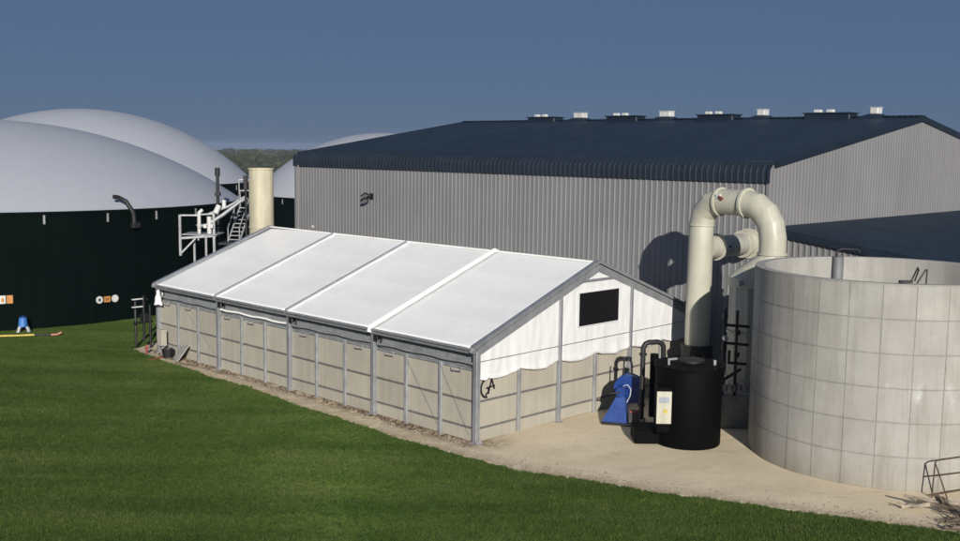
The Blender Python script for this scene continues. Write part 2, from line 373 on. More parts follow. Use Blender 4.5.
# stones and crumbs on the yard
m = MB(); rnd = random.Random(3)
def pebble(m, x, y, z, s, rnd):
    vs = [Vector((sx, sy, sz)) for sx, sy, sz in ((1, 0, 0), (-1, 0, 0), (0, 1, 0), (0, -1, 0), (0, 0, 1), (0, 0, -1), (.7, .7, .3), (-.7, -.7, .3))]
    q = Matrix.Rotation(rnd.uniform(0, 6.3), 3, 'Z') @ Matrix.Diagonal((s * rnd.uniform(.7, 1.4), s * rnd.uniform(.6, 1.1), s * rnd.uniform(.4, .8)))
    vs = [q @ (v * rnd.uniform(.8, 1.2)) + Vector((x, y, z)) for v in vs[:6]]
    m.add(vs, [(0, 2, 4), (2, 1, 4), (1, 3, 4), (3, 0, 4), (2, 0, 5), (1, 2, 5), (3, 1, 5), (0, 3, 5)])
for _ in range(1500):
    u = rnd.random(); p = edge(.15 + u * .5) ; v = abs(rnd.gauss(0, .5)); q = p + Vector((v * .7, v * .7)); pebble(m, q.x, q.y, .02, rnd.uniform(.008, .035), rnd)
for _ in range(700):
    l = rnd.uniform(-.5, 20); g = -rnd.uniform(.05, .8); q = at(g, l); pebble(m, q.x, q.y, .02, rnd.uniform(.01, .05), rnd)
tag(m.build('loose_stones', weathered('pale_stone', (.40, .34, .26), .9, 0, .2, 6, 0, .1, .1), None, recalc=False), 'small loose pale stones scattered along the yard edge', 'stones', kind='stuff')
m = MB()
for _ in range(420):
    l = rnd.choice([rnd.uniform(0, 20), rnd.gauss(17.5, 1.2), rnd.gauss(4, 1.5)]); l = min(20, max(0, l)); g = -abs(rnd.gauss(.12, .2)); q = at(g, l); pebble(m, q.x, q.y, .015, rnd.uniform(.02, .07), rnd)
tag(m.build('earth_crumbs', M_soil, None, recalc=False), 'brown earth clods strewn along the foot of the tent wall', 'soil', kind='stuff')

# ------------------------------------------------------------------ storage tent
TW, TL, TH, TR = 11.8, 20.0, 3.03, 5.24
tent = thing('storage_tent', tuple(at(0, 0)), YAW, 'long white membrane frame tent standing on beige board walls', 'tent')
sl_ = (TR - TH) / (TW / 2)
def roofz(g): return TR - abs(g - TW / 2) * sl_
# roof membranes, one per bay and side
for side in (0, 1):
    for k in range(4):
        m = MB()
        def P(u, v, k=k, side=side):
            l = k * 5 + .07 + u * 4.86; t = v
            g = -.16 + t * (TW / 2 + .16) if side == 0 else TW + .16 - t * (TW / 2 + .16)
            sag = -.055 * sin(pi * u) * sin(pi * min(1, t * 1.05)) - .014 * abs(sin(4 * pi * t)) + .006 * nz(l, g * 2.5, k, 1.1)
            if k == 3 and side == 0: sag += -.05 * max(0, u - .5) * max(0, t - .5) * 4
            return (g, l, roofz(g) + .085 + sag)
        m.grid(P, 20, 40); m.build('roof_membrane', M_pvc, tent, smooth=60, solid=.012)
# keder rails
for l, mt, w, h in ((0, M_alu, .20, .10), (5, M_pvc, .24, .13), (10, M_alu, .055, .09), (15, M_alu, .055, .09), (20, M_alu, .20, .10)):
    for sgn in (0, 1):
        gs = [-.22, -.17, TW / 2] if sgn == 0 else [TW + .22, TW + .17, TW / 2]
        m = MB(); pts = [(gs[0], l, roofz(gs[0]) - .03), (gs[1], l, roofz(gs[1]) + .12), (gs[2], l, TR + .12)]
        if mt is M_pvc: m.tube(pts, .085, 10); m.build('roof_rail', mt, tent, smooth=50)
        else:
            m.bar(pts[0], pts[1], w, .06, (0, 1, 0)).bar(pts[1], pts[2], w, h); m.build('roof_rail', mt, tent)
        if mt is not M_pvc and w < .15:       # white lap of the membrane beside the rail
            mm = MB(); mm.bar((gs[1], l - .13, roofz(gs[1]) + .10), (gs[2], l - .13, TR + .10), .14, .035); mm.build('membrane_lap', M_pvc, tent)
m = MB().bar((TW / 2, -.05, TR + .10), (TW / 2, TL + .05, TR + .10), .10, .05); m.build('ridge_purlin', M_pvc, tent)
# rafters at the gable ends and at each frame
for l in (0, 5, 10, 15, 20):
    for sgn in (0, 1):
        g0 = 0 if sgn == 0 else TW
        m = MB().bar((g0, l, TH - .10), (TW / 2, l, TR - .10), .16, .24); m.build('rafter', M_alu, tent)
# eave gutters / eave beams
for g in (-.10, TW + .10):
    m = MB().box(g - .05, g + .05, .06, TL - .06, TH - .17, TH - .06, b=.01); m.build('eave_beam', M_alu, tent)
m = MB().tube([(-.19, -.1, TH - .02), (-.19, TL + .1, TH - .02)], .045, 8); m.build('eave_rod', M_alu, tent, smooth=50)
# posts
for l in (0, 5, 10, 15, 20):
    for g in (0, TW):
        m = MB().box(g - .09, g + .09, l - .09, l + .09, 0, TH - .06, b=.012); p = m.build('post', M_alu, tent)
        b = MB().box(g - .17, g + .17, l - .17, l + .17, .005, .03).box(g - .13, g + .13, l - .13, l - .10, .03, .12); b.build('base_plate', M_steel, p)
        s_ = 1 if g == 0 else -1
        if 0 < l < 20:
            b = MB().bar((g, l + .02, TH - .7), (g + s_ * .9, l + .02, TH + .1), .06, .06); b.build('brace', M_alu, p)
            b = MB().box(g - .12, g - .09, l - .28, l - .10, TH - .42, TH - .19); b.build('bracket', M_rubber, p)
for i in (1, 2):
    g = i * TW / 3
    for l in (-.01, TL + .01):
        m = MB().box(g - .065, g + .065, l - .075, l + .075, 0, roofz(g) - .12, b=.01); p = m.build('gable_post', M_alu, tent)
        MB().box(g - .13, g + .13, l - .14, l + .14, .005, .03).build('base_plate', M_steel, p)
# boards: course heights from the photograph
CZ = [(.02, .44), (.47, 1.30), (1.33, 2.26)]
def wall_boards(run, n0, fixed, is_long, inner):
    for i in range(n0):
        a, b = run * i / n0 + .012, run * (i + 1) / n0 - .012
        for (z0, z1) in CZ:
            off = random.uniform(0, .012)
            m = MB()
            if is_long: m.box(fixed + off, fixed + off + .10, a, b, z0, z1, b=.012)
            else: m.box(a, b, fixed + off, fixed + off + .10, z0, z1, b=.012)
            m.build('wall_board', M_panel, tent)
wall_boards(TL, 12, .06, True, 1)
wall_boards(TW, 6, .06, False, 1)
m = MB().box(TW - .18, TW - .06, .2, TL - .2, .02, 2.26); m.build('rear_board_wall', M_panel, tent)
m = MB().box(.2, TW - .2, TL - .18, TL - .06, .02, 2.26); m.build('end_board_wall', M_panel, tent)
# rails between the courses
for z in (.455, 1.315):
    MB().box(.035, .07, .09, TL - .09, z - .03, z + .03).build('wall_rail', M_gap, tent)
    MB().box(.09, TW - .09, .035, .07, z - .03, z + .03).build('wall_rail', M_gap, tent)
MB().box(.03, .18, .09, TL - .09, 2.285, 2.36, b=.01).build('top_rail', M_steel, tent)
for i in range(12):
    if i % 3:
        l = TL * i / 12; x = random.uniform(-.02, .02)
        MB().box(-.03, .055, l - .065 + x, l + .065 + x, 0, 2.40, b=.01).build('intermediate_post', M_steel, tent)
for i in (1, 3, 5):
    g = TW * i / 6
    MB().box(g - .065, g + .065, -.035, .055, 0, 2.17, b=.01).build('intermediate_post', M_steel, tent)
# rolled grey side sheet under the eave, and its hooks
for k in range(4):
    m = MB(); m.grid(lambda u, v, k=k: (.10 + .07 * sin(v * pi) + .03 * nz(u * 9, v * 3, k), k * 5 + .12 + u * 4.76, 2.38 + v * .52 - .05 * sin(pi * u) * (1 - v)), 24, 6)
    m.build('side_sheet', M_sheetgrey, tent, smooth=60, solid=.01)
    m = MB(); m.tube([(.0, k * 5 + .15 + i * .47, 2.52 + .02 * sin(i * 1.7 + k)) for i in range(11)], .045, 8); m.build('sheet_roll', M_pvc if k == 2 else M_sheetgrey, tent, smooth=60)
for i in range(12):
    if i in (1, 4, 6, 9): continue
    l = TL * (i + random.uniform(.2, .5)) / 12
    m = MB().tube([(-.02, l, 2.36), (-.05, l, 2.22), (-.05, l + .4, 2.20), (-.02, l + .45, 2.30)], .016, 6); m.build('hook', M_steel, tent, smooth=60)
# tension wire in the near bay
for (a, b) in (((-.05, .25, .25), (-.05, 1.6, 2.3)), ((-.05, 1.7, .3), (-.05, 3.2, 2.2)), ((-.05, 15.3, .6), (-.05, 17.5, 2.1))):
    MB().tube([a, b], .005, 5).build('tension_wire', M_gap, tent)
# gable curtains (three widths between posts)
def curtain(g0, g1, l, mirror=1):
    m = MB()
    def P(u, v):
        g = g0 + u * (g1 - g0); top = roofz(g) - .16
        ph = (g / (TW / 6)) % 1.0
        bot = 2.0 + .15 * (abs(2 * ph - 1) ** 2) + .03 * nz(g * 1.5, 0, 3) - .08 * (1 if g < .4 else 0)
        z = bot + v * (top - bot)
        y = l + mirror * (.022 * nz(g * 1.3, z * .5, 2, 1.2) + .016 * (1 - v) ** 2 * sin(g * 7 + 4 * nz(g, 0)) - .02 + .02 * nz(g * 5, z * 1.2, 8) - .05 * max(0, .12 - v) * 8 * (.4 + .6 * sin(pi * ph)))
        return (g, y, z)
    m.grid(P, 46, 30); return m.build('gable_curtain', M_curtain, tent, smooth=80, solid=.008)
for i in range(3):
    g0, g1 = TW * i / 3 + (.09 if i == 0 else .067), TW * (i + 1) / 3 - (.09 if i == 2 else .067)
    c = curtain(g0, g1, -.02)
    if i == 1:
        # window let into the middle curtain
        f = MB().box(4.79, 7.03, -.105, -.085, 3.17, 4.37); w = f.build('window', M_curtain, tent)
        MB().box(4.82, 7.00, -.112, -.106, 3.20, 4.34).build('pane', M_win, w)
    c2 = curtain(g0, g1, TL + .02, -1)
MB().tube([(.1, -.075, 2.62), (TW - .1, -.075, 2.70)], .014, 8).build('curtain_pole', M_alu, tent, smooth=60)
MB().box(4.9, 6.9, -.10, -.03, 4.70, 4.78).build('collar_tie', M_alu, tent)
# black sprayed mark on the first gable board
m = MB()
def stroke(pts, w=.028):
    for a, b in zip(pts, pts[1:]): m.bar((a[0], .052, a[1]), (b[0], .052, b[1]), w, .006, (0, 1, 0))
cx, cz = .46, 1.70
stroke([(cx + .16 + .25 * cos(t) - .12, cz + .29 * sin(t)) for t in [radians(80 + i * 20) for i in range(11)]], .075)
stroke([(cx - .0, cz - .22), (cx + .14, cz - .12), (cx + .10, cz + .02)], .06)
stroke([(cx + .12, cz - .20), (cx + .27, cz + .27), (cx + .40, cz - .08)], .065); stroke([(cx + .02, cz + .0), (cx + .42, cz + .03)], .05)
m.build('sprayed_mark', M_rubber, tent, recalc=True)['label'] = 'black sprayed letters on the beige board'

# ------------------------------------------------------------------ warehouse
GB, L0, L1, GR, ZE, ZR = 13.2, -2.29, 28.17, 26.97, 8.10, 10.92
ware = thing('warehouse', tuple(at(GB, L0)), YAW, 'large grey ribbed metal warehouse with dark low pitched roof', 'warehouse')
LEN = L1 - L0; HWID = GR - GB; WID = 2 * HWID
NS = 28; SW = LEN / NS
def ribprof(w, n, d):
    p = w / n; out = []
    for i in range(n):
        b = i * p
        out += [(b, 0), (b + p * .56, 0), (b + p * .66, d), (b + p * .90, d)]
    out.append((w, 0)); return out
pr4 = ribprof(SW - .004, 4, .022); prb = ribprof(SW - .004, 4, .014)
def sheet_mesh(name, mat):
    m = MB(); n = len(pr4)
    vs = [(-d, t, z) for z in (0, ZE + .05) for t, d in pr4]; fs = [(i, i + 1, n + i + 1, n + i) for i in range(n - 1)]
    m.add(vs, fs); return m.mesh(name, mat)
wm = sheet_mesh('wall_sheet', M_clad)
for i in range(NS): place('wall_sheet', wm, ware, Matrix.Translation((random.uniform(-.004, .004), i * SW + .002, 0)))
# curved eave sheets and roof sheets
ex, ez = -.10, ZE - .06
curve = [(ex, ez), (ex, ez + .20), (ex, ez + .38)] + [(ex + .55 - .55 * cos(a), ez + .38 + .42 * sin(a)) for a in [radians(15 * i) for i in range(1, 6)]]
slope = (ZR - (ez + .80)) / (HWID - (ex + .55)); curve += [(ex + .60, ez + .805)]
def band_mesh():
    m = MB(); n = len(prb); vs = []
    for i, (g, z) in enumerate(curve):
        a = curve[max(0, i - 1)]; b = curve[min(len(curve) - 1, i + 1)]; tx, tz = b[0] - a[0], b[1] - a[1]; q = sqrt(tx * tx + tz * tz); nx, nz_ = -tz / q, tx / q
        for t, d in prb: vs.append((g + nx * d, t, z + nz_ * d))
    fs = [(k * n + i, k * n + i + 1, (k + 1) * n + i + 1, (k + 1) * n + i) for k in range(len(curve) - 1) for i in range(n - 1)]
    m.add(vs, fs); return m.mesh('eave_sheet', M_bandd)
bmz = band_mesh()
def roof_mesh():
    m = MB(); n = len(pr4); g0, z0 = curve[-1][0] - .03, curve[-1][1] + .004
    vs = [(g, t, z + d) for g, z in ((g0, z0), (HWID, ZR)) for t, d in pr4]; m.add(vs, [(i, i + 1, n + i + 1, n + i) for i in range(n - 1)]); return m.mesh('roof_sheet', M_roofd)
rm = roof_mesh()
for i in range(NS):
    place('eave_sheet', bmz, ware, Matrix.Translation((0, i * SW + .002, 0)))
    place('roof_sheet', rm, ware, Matrix.Translation((0, i * SW + .002, random.uniform(-.003, .003))))
    place('roof_sheet', rm, ware, Matrix.Translation((WID, (i + 1) * SW - .002, 0)) @ Matrix.Rotation(pi, 4, 'Z'))
# gable sheets with raked tops
NG = 26; GWs = WID / NG; prg = ribprof(GWs - .004, 4, .018)
def rake(g): return ZR - abs(g - HWID) * slope - .02
for yy, sg in ((0, -1), (LEN, 1)):
    for i in range(NG):
        m = MB(); n = len(prg); g0 = i * GWs
        vs = [(g0 + t, yy + sg * d, 0) for t, d in prg] + [(g0 + t, yy + sg * d, min(rake(g0 + t), ZE + .8 if (g0 + t < .5 or g0 + t > WID - .5) else 99)) for t, d in prg]
        m.add(vs, [(k, k + 1, n + k + 1, n + k) for k in range(n - 1)]); m.build('gable_sheet', M_clad, ware, recalc=False)
    for s in (0, 1):
        a = (.35 if s == 0 else WID - .35, yy + sg * .075, rake(.35) - .06); b = (HWID, yy + sg * .075, ZR - .08)
        MB().bar(a, b, .05, .26).build('barge_board', M_roofd, ware)
    m = MB(); pts = [(x + .0, z) for x, z in curve]; cxg, czg = .5, ez
    vs = [(x - .05, yy + sg * .05, z) for x, z in pts] + [(.62, yy + sg * .05, ez)]; m.add(vs, [tuple(range(len(vs)))]) if False else None
    # end cap strip following the curved eave
    mm = MB()
    for (a, b) in zip(curve, curve[1:]): mm.bar((a[0] - .0, yy + sg * .045, a[1]), (b[0], yy + sg * .045, b[1]), .09, .10, (1, 0, .3))
    mm.build('eave_end_cap', M_bandd, ware)
MB().box(WID - .02, WID, 0, LEN, 0, ZE + .1).build('rear_wall', M_clad, ware)
MB().bar((HWID - .01, -.08, ZR + .05), (HWID - .01, LEN + .08, ZR + .05), .5, .05).build('ridge_cap', M_roofd, ware)
MB().box(-.05, .05, -.06, -.045, 0, ZE).box(-.06, -.045, -.06, .05, 0, ZE).build('corner_trim', M_clad, ware)
MB().box(-.07, -.045, LEN - .12, LEN + .06, 0, ZE).build('corner_trim', M_clad, ware)
# small fixings on the wall that show as pale dots
MB().box(-.09, -.05, LEN - 1.75, LEN - 1.62, 4.55, 4.70).build('vent_cap', M_white, ware)
MB().tube([(-.09, LEN - .35, ZE), (-.09, LEN - .35, 0)], .05, 8).build('downpipe', M_clad, ware, smooth=60)

# ridge ventilators
units = [((22.2, 20.0), (18.85, 17.75)), ((16.0, 13.8), (12.6, 11.5)), ((9.75, 7.55), (6.45, 5.6)), ((3.45, 1.05), (.35, -.45))]
ords = ['farthest left', 'second from left', 'third from left', 'nearest the gable']
for k, ((a, b), (c, d)) in enumerate(units):
    t = thing('ridge_ventilator', tuple(at(GR, b, ZR)), YAW, f'long low dark ridge ventilator with two small white caps, {ords[k]} on the roof', 'roof ventilator', 'long ventilators along the warehouse ridge')
    w = a - b
    MB().box(-.45, .45, 0, w, -.15, .20, b=.04).build('curb', M_roofd, t); MB().box(-.5, .5, -.05, w + .05, .202, .26).build('cover', M_bandd, t)
    for y in (w * .40, w * .68):
        MB().box(-.25, .0, y, y + w * .15, .262, .41, b=.02).build('cap', M_white, t)
    t = thing('roof_fan_housing', tuple(at(GR, d, ZR)), YAW, f'bright white box housing on a dark flared curb, {ords[k]} on the roof', 'roof ventilator', 'white fan housings along the warehouse ridge')
    w = c - d
    m = MB().add([(-.6, -.25, -.12), (.6, -.25, -.12), (.6, w + .6, -.12), (-.6, w + .6, -.12), (-.3, .12, .16), (.3, .12, .16), (.3, w - .15, .16), (-.3, w - .15, .16)], [(0, 1, 5, 4), (1, 2, 6, 5), (2, 3, 7, 6), (3, 0, 4, 7), (4, 5, 6, 7)]); m.build('curb', M_roofd, t)
    MB().box(-.25, .25, .18, w - .22, .163, .46, b=.03).build('housing', M_white, t)
    MB().box(-.27, .27, .16, w - .20, .462, .49).build('lid', M_white, t)
# wall floodlight
fl = thing('floodlight', tuple(at(GB - .06, 21.2, 6.55)), YAW, 'dark double floodlight bracketed to the grey warehouse wall', 'floodlight')
MB().box(-.04, .03, -.12, .12, -.12, .18).build('wall_plate', M_rubber, fl)
MB().tube([(-.02, 0, .05), (-.26, .1, .02)], .03, 8).build('arm', M_rubber, fl, smooth=60)
for yy, zz in ((.36, .14), (.40, -.14)):
    M = Matrix.Translation((-.28, yy - .3, zz)) @ Matrix.Rotation(radians(-25), 4, 'X') @ Matrix.Rotation(radians(30), 4, 'Y')
    h = MB().box(-.14, .14, -.05, .40, -.05, .05, M, b=.02).build('lamp_head', M_rubber, fl); MB().box(-.11, .11, 0, .36, -.064, -.052, M).build('lens', M_sheetgrey, h)

# ------------------------------------------------------------------ lean-to shed at the gable
shed = thing('lean_to_shed', tuple(at(GB + .25, L0)), YAW, 'low grey ribbed shed with black roof against the warehouse gable', 'shed')
sz = lambda l: 6.36 + (l) * .128       # l negative away from gable
SH = 13; shw = .99
for i in range(SH):
    m = MB(); pp = ribprof(shw - .004, 4, .04); n = len(pp); l0 = -(i + 1) * shw
    vs = [(-d, l0 + t, 0) for t, d in pp] + [(-d, l0 + t, sz(l0 + t) - .12) for t, d in pp]
    m.add(vs, [(k, k + 1, n + k + 1, n + k) for k in range(n - 1)]); m.build('wall_sheet', M_clad, shed, recalc=False)
for i in range(22):
    pp = ribprof(.996, 4, .035); n = len(pp); m = MB()
    vs = [(i + t - .12, l, sz(l) + d) for l in (-.06, -SH * shw - .2) for t, d in pp]
    m.add(vs, [(k, k + 1, n + k + 1, n + k) for k in range(n - 1)]); m.build('roof_sheet', M_roofd, shed, recalc=False)
MB().bar((-.15, -.06, sz(0) - .10), (-.15, -SH * shw - .2, sz(-SH * shw) - .12), .05, .30).build('barge_board', M_roofd, shed)
MB().box(0, 22, -SH * shw - .05, -SH * shw, 0, sz(-SH * shw) - .15).build('side_wall', M_clad, shed)

# ------------------------------------------------------------------ concrete tank
TC = (12.35, 31.8); RT, HT = 3.85, 5.70; NP = 28; NC = 6
tank = thing('concrete_tank', (TC[0], TC[1], 0), 0, 'round open topped concrete tank with square formwork joints', 'tank')
MB().lathe([(RT - .30, .3), (RT - .30, HT), (RT - .007, HT), (RT - .007, 0)], 112).build('core_ring', M_joint, tank, smooth=40)
MB().lathe([(0, .4), (RT - .30, .4)], 56).build('tank_floor', M_joint, tank)
ch = HT / NC; da = 2 * pi / NP
def panel_mesh(h, tk, r0, a, inner=False):
    m = MB(); g = .006; ag = .006 / RT; k = 5
    ro, ri = r0, r0 - tk
    A = [ag + (a - 2 * ag) * i / k for i in range(k + 1)]
    vs = []
    for z in (g, h - g):
        for r in (ro, ri):
            for t in A: vs.append((r * cos(t), r * sin(t), z))
    n = k + 1; fs = []
    for i in range(k):
        fs += [(i, i + 1, 2 * n + i + 1, 2 * n + i), (n + i + 1, n + i, 3 * n + i, 3 * n + i + 1), (2 * n + i, 2 * n + i + 1, 3 * n + i + 1, 3 * n + i), (i + 1, i, n + i, n + i + 1)]
    fs += [(0, 2 * n, 3 * n, n), (k, n + k, 3 * n + k, 2 * n + k)]
    m.add(vs, fs); return m.mesh('wall_panel', panel_mat(h, a * r0, r0), 30)
pm = panel_mesh(ch, .05, RT, da)
for c in range(NC):
    for i in range(NP):
        s = 1 + random.uniform(-.0009, .0009)
        place('wall_panel', pm, tank, Matrix.Translation((0, 0, c * ch)) @ Matrix.Rotation(i * da + .07, 4, 'Z') @ Matrix.Diagonal((s, s, 1, 1)))
MB().lathe([(RT - .008, HT - .02), (RT - .008, HT + .02), (RT - .29, HT + .02), (RT - .305, HT - .02)], 112).build('rim', M_conc, tank, smooth=40)
MB().lathe([(RT - .302, HT - .02), (RT - .302, .4)], 112).build('inner_face', M_conc, tank, smooth=40)
# standpipe inside and ladder hooks on the rim
sp = thing('standpipe', (10.6, 31.0, 0.4), 0, 'grey standpipe with thin dark arm rising inside the concrete tank', 'pipe')
MB().tube([(0, 0, 0), (0, 0, 5.76)], .17, 16).build('pipe', weathered('grey_pipe', (.24, .245, .25), .5), sp, smooth=50)
MB().tube([(.0, .1, 5.74), (.02, .1, 5.93), (.12, .1, 5.98), (.62, .1, 5.97), (.68, .1, 5.85)], .025, 8).build('arm', M_rubber, sp, smooth=60)
ld = thing('rim_ladder', (11.85, 28.35, 5.72), 0, 'dark bent rails of a ladder hooked over the concrete tank rim', 'ladder')
MB().tube([(-.5, -.15, .05), (-.4, -.1, .03), (-.18, -.1, .06), (.02, .0, .42), (.06, .02, .36), (.0, .1, .05)], .022, 6).build('rail', M_rubber, ld, smooth=60)
MB().tube([(.05, .05, .0), (.28, .1, .36), (.32, .1, .36), (.32, .12, -.4)], .02, 6).build('rail', M_rubber, ld, smooth=60)
MB().box(-.5, -.15, -.15, -.05, .02, .09).build('foot_plate', M_rubber, ld)

# ------------------------------------------------------------------ black scrubber drum with skid, panel
dx, dy = 6.66, 32.72
drum = thing('scrubber_drum', (dx, dy, 0), 0, 'black upright cylindrical drum standing on the pale yard', 'tank')
MB().lathe([(0, .0), (1.03, .0), (1.05, .04), (1.05, 2.46), (1.03, 2.50)], 64).build('shell', M_black, drum, smooth=30)
MB().lathe([(1.045, 2.44), (1.10, 2.44), (1.10, 2.54), (0, 2.56)], 64).build('lid', M_black, drum, smooth=30)
for i in range(20):
    a = 2 * pi * i / 20; MB().tube([(1.07 * cos(a), 1.07 * sin(a), 2.54), (1.07 * cos(a), 1.07 * sin(a), 2.58)], .02, 6).build('bolt', M_rubber, drum)
MB().lathe([(.42, 2.56), (.42, 2.63), (0, 2.65)], 32, c=(.1, .2, 0)).build('hatch', M_rubber, drum, smooth=30)
MB().tube([(-.7, -.3, 2.52), (-.7, -.3, 2.72), (-.45, -.35, 2.75)], .04, 8).build('nozzle', M_steel, drum, smooth=60)
MB().tube([(.75, -.25, 2.52), (.75, -.25, 2.70)], .05, 8).build('nozzle', M_steel, drum, smooth=60)
MB().box(-1.72, -.65, -.45, .55, .03, .48, b=.03).build('skid', M_black, drum)
MB().box(-1.12, -.70, -.85, -.25, .5, 1.95, b=.03).build('switch_housing', M_black, drum)
cp = thing('control_panel', (dx - .90, dy - .862, .80), 0, 'white control panel plate on the front of the black drum housing', 'control panel')
MB().box(-.24, .22, -.03, -.002, 0, 1.02, b=.008).build('plate', M_duct, cp)
MB().box(-.17, .15, -.036, -.0302, .66, .84).build('display', weathered('pale_blue', (.36, .39, .45), .5), cp)
MB().tube([(.03, -.038, .40), (.03, -.0302, .40)], .07, 12).build('warning_disc', M_yellow, cp, smooth=30)
# black u-pipe
up = thing('black_pipe_loop', (7.02, 34.6, -.08), 0, 'thin black upside-down U pipe rising beside the black drum', 'pipe')
MB().tube([(-1.62, -.55, .45), (-1.62, -.55, 2.85), (-1.55, -.53, 2.97), (-1.43, -.5, 3.02), (-1.12, -.4, 3.02), (-.98, -.36, 2.96), (-.92, -.33, 2.85), (-.90, -.32, 2.40)], .085, 12).build('pipe', M_rubber, up, smooth=60)
for z in (.9, 2.6): MB().tube([(-1.62, -.55, z), (-1.62, -.55, z + .06)], .13, 12).build('flange', M_rubber, up, smooth=40)
MB().tube([(-1.20, -.30, .48), (-1.20, -.30, 2.6)], .14, 12).build('filter_tube', M_black, up, smooth=40)

# ------------------------------------------------------------------ big beige duct
RISER = Vector((7.99, 38.0, 0)); VES = Vector((9.90, 35.5, 0)); dv = VES - RISER; SPAN = dv.length
duct = thing('exhaust_duct', tuple(RISER), atan2(dv.y, dv.x), 'thick beige pipe arching over from behind the black drum', 'duct')
rA, rB, zt = .44, .455, 7.44       # local x runs from the riser to the vessel
E1, E2 = .88, 1.15
MB().tube([(0, 0, 1.95), (0, 0, zt - E1 + .02)], [.455, rA], 40).build('riser', M_duct, duct, smooth=30)
MB().tube([(0, 0, 0), (0, 0, 2.1)], .56, 40).build('riser_base', M_rubber, duct, smooth=30)
def ell(c, R, a0, a1, n): return [(c[0] + R * cos(a0 + (a1 - a0) * i / n), 0, c[1] + R * sin(a0 + (a1 - a0) * i / n)) for i in range(n + 1)]
MB().tube([(0, 0, zt - E1 - .05)] + ell((E1, zt - E1), E1, pi, pi / 2, 3) + [(E1 + .05, 0, zt)], rA, 40).build('elbow', M_duct, duct, smooth=15)
MB().tube([(E1, 0, zt), (SPAN - E2, 0, zt)], rA + .012, 40).build('cross_pipe', M_duct, duct, smooth=30)
MB().tube([(SPAN - E2 - .04, 0, zt)] + ell((SPAN - E2, zt - E2), E2, pi / 2, 0, 4) + [(SPAN, 0, zt - E2 - .04)], rB, 40).build('elbow', M_duct, duct, smooth=15)
MB().tube([(SPAN, 0, zt - E2 + .0), (SPAN, 0, 5.72)], rB - .003, 40).build('downpipe', M_duct, duct, smooth=30)
def ring(p, d, r, w, name='flange', mat=None):
    p, d = Vector(p), Vector(d); MB().tube([p - d * w / 2, p + d * w / 2], r, 40).build(name, mat or M_duct, duct, smooth=30)
ring((E1 - .02, 0, zt), (1, 0, 0), rA + .07, .08); ring((SPAN - E2 + .02, 0, zt), (1, 0, 0), rB + .075, .10)
ring((0, 0, zt - E1), (0, 0, 1), rA + .035, .05); ring((SPAN, 0, 5.78), (0, 0, 1), rB + .05, .07); ring((0, 0, 2.14), (0, 0, 1), .60, .08, mat=M_rubber)
M0 = Matrix.Translation((E1 + .20, -.40, zt + .20))
MB().box(-.12, .10, -.05, .02, -.09, .09, M0, b=.015).build('valve_plate', M_white, duct); MB().bar((E1 + .26, -.46, zt + .2), (E1 + .44, -.48, zt + .12), .07, .07).build('valve_handle', M_red, duct)
# side branch into the warehouse wall
br_ = Matrix.Rotation(YAW, 3, 'Z') @ Vector((1, 0, 0)); bd_ = Matrix.Rotation(-atan2(dv.y, dv.x), 3, 'Z') @ br_; zb = 5.70
bl = GB - .03 - (RISER - CC).dot(Gd)
def along(t): return Vector((0, 0, zb)) + bd_ * t
MB().tube([along(.3), along(1.0)], .43, 32).build('branch', M_duct, duct, smooth=30)
MB().tube([along(1.0), along(bl - .5)], .40, 32).build('shaded_damper', M_duct2, duct, smooth=30)  # greyer than the branch: shadow on this stretch put into its colour
MB().tube([along(bl - .5), along(bl)], .43, 32).build('branch', M_duct, duct, smooth=30)
ring(along(1.0), bd_, .50, .08); ring(along(bl - .45), bd_, .52, .12); ring(along(bl - .02), bd_, .58, .06)
q = along(1.05) + Vector((0, 0, .0)); sx_ = Matrix.Rotation(-pi / 2, 3, 'Z') @ bd_
MB().bar(q + sx_ * .42, q + sx_ * .5 + bd_ * .22 + Vector((0, 0, .04)), .06, .06).build('damper_handle', M_rubber, duct); MB().bar(q + sx_ * .44 - bd_ * .1, q + sx_ * .46 + bd_ * .04, .10, .10).build('tag', M_white, duct)

# ------------------------------------------------------------------ scrubber vessel behind the tank
ves = thing('scrubber_vessel', (9.52, 35.95, 0), 0, 'upright grey beige vessel with slanting top behind the concrete tank', 'tank')
MB().lathe([(0, 0), (.92, 0), (.92, 4.92)], 12).build('shell', M_duct2, ves, smooth=20)
m = MB(); n = 24; o_ = VES - Vector((9.52, 35.95, 0))
m.add([(.95 * cos(2 * pi * j / n), .95 * sin(2 * pi * j / n), 4.62) for j in range(n)] + [(.95 * cos(2 * pi * j / n), .95 * sin(2 * pi * j / n), 4.94) for j in range(n)] + [(o_.x + .46 * cos(2 * pi * j / n), o_.y + .46 * sin(2 * pi * j / n), 5.74) for j in range(n)], [(k * n + j, k * n + (j + 1) % n, (k + 1) * n + (j + 1) % n, (k + 1) * n + j) for k in (0, 1) for j in range(n)] + [tuple(range(2 * n, 3 * n))]); m.build('hood', M_duct, ves, smooth=30)
for z in (1.4, 3.0): MB().lathe([(.92, z), (.97, z), (.97, z + .09), (.92, z + .09)], 24).build('band', M_duct2, ves, smooth=30)
MB().box(-.78, -.66, -.76, -.56, 4.70, 4.86).build('port', M_duct2, ves)

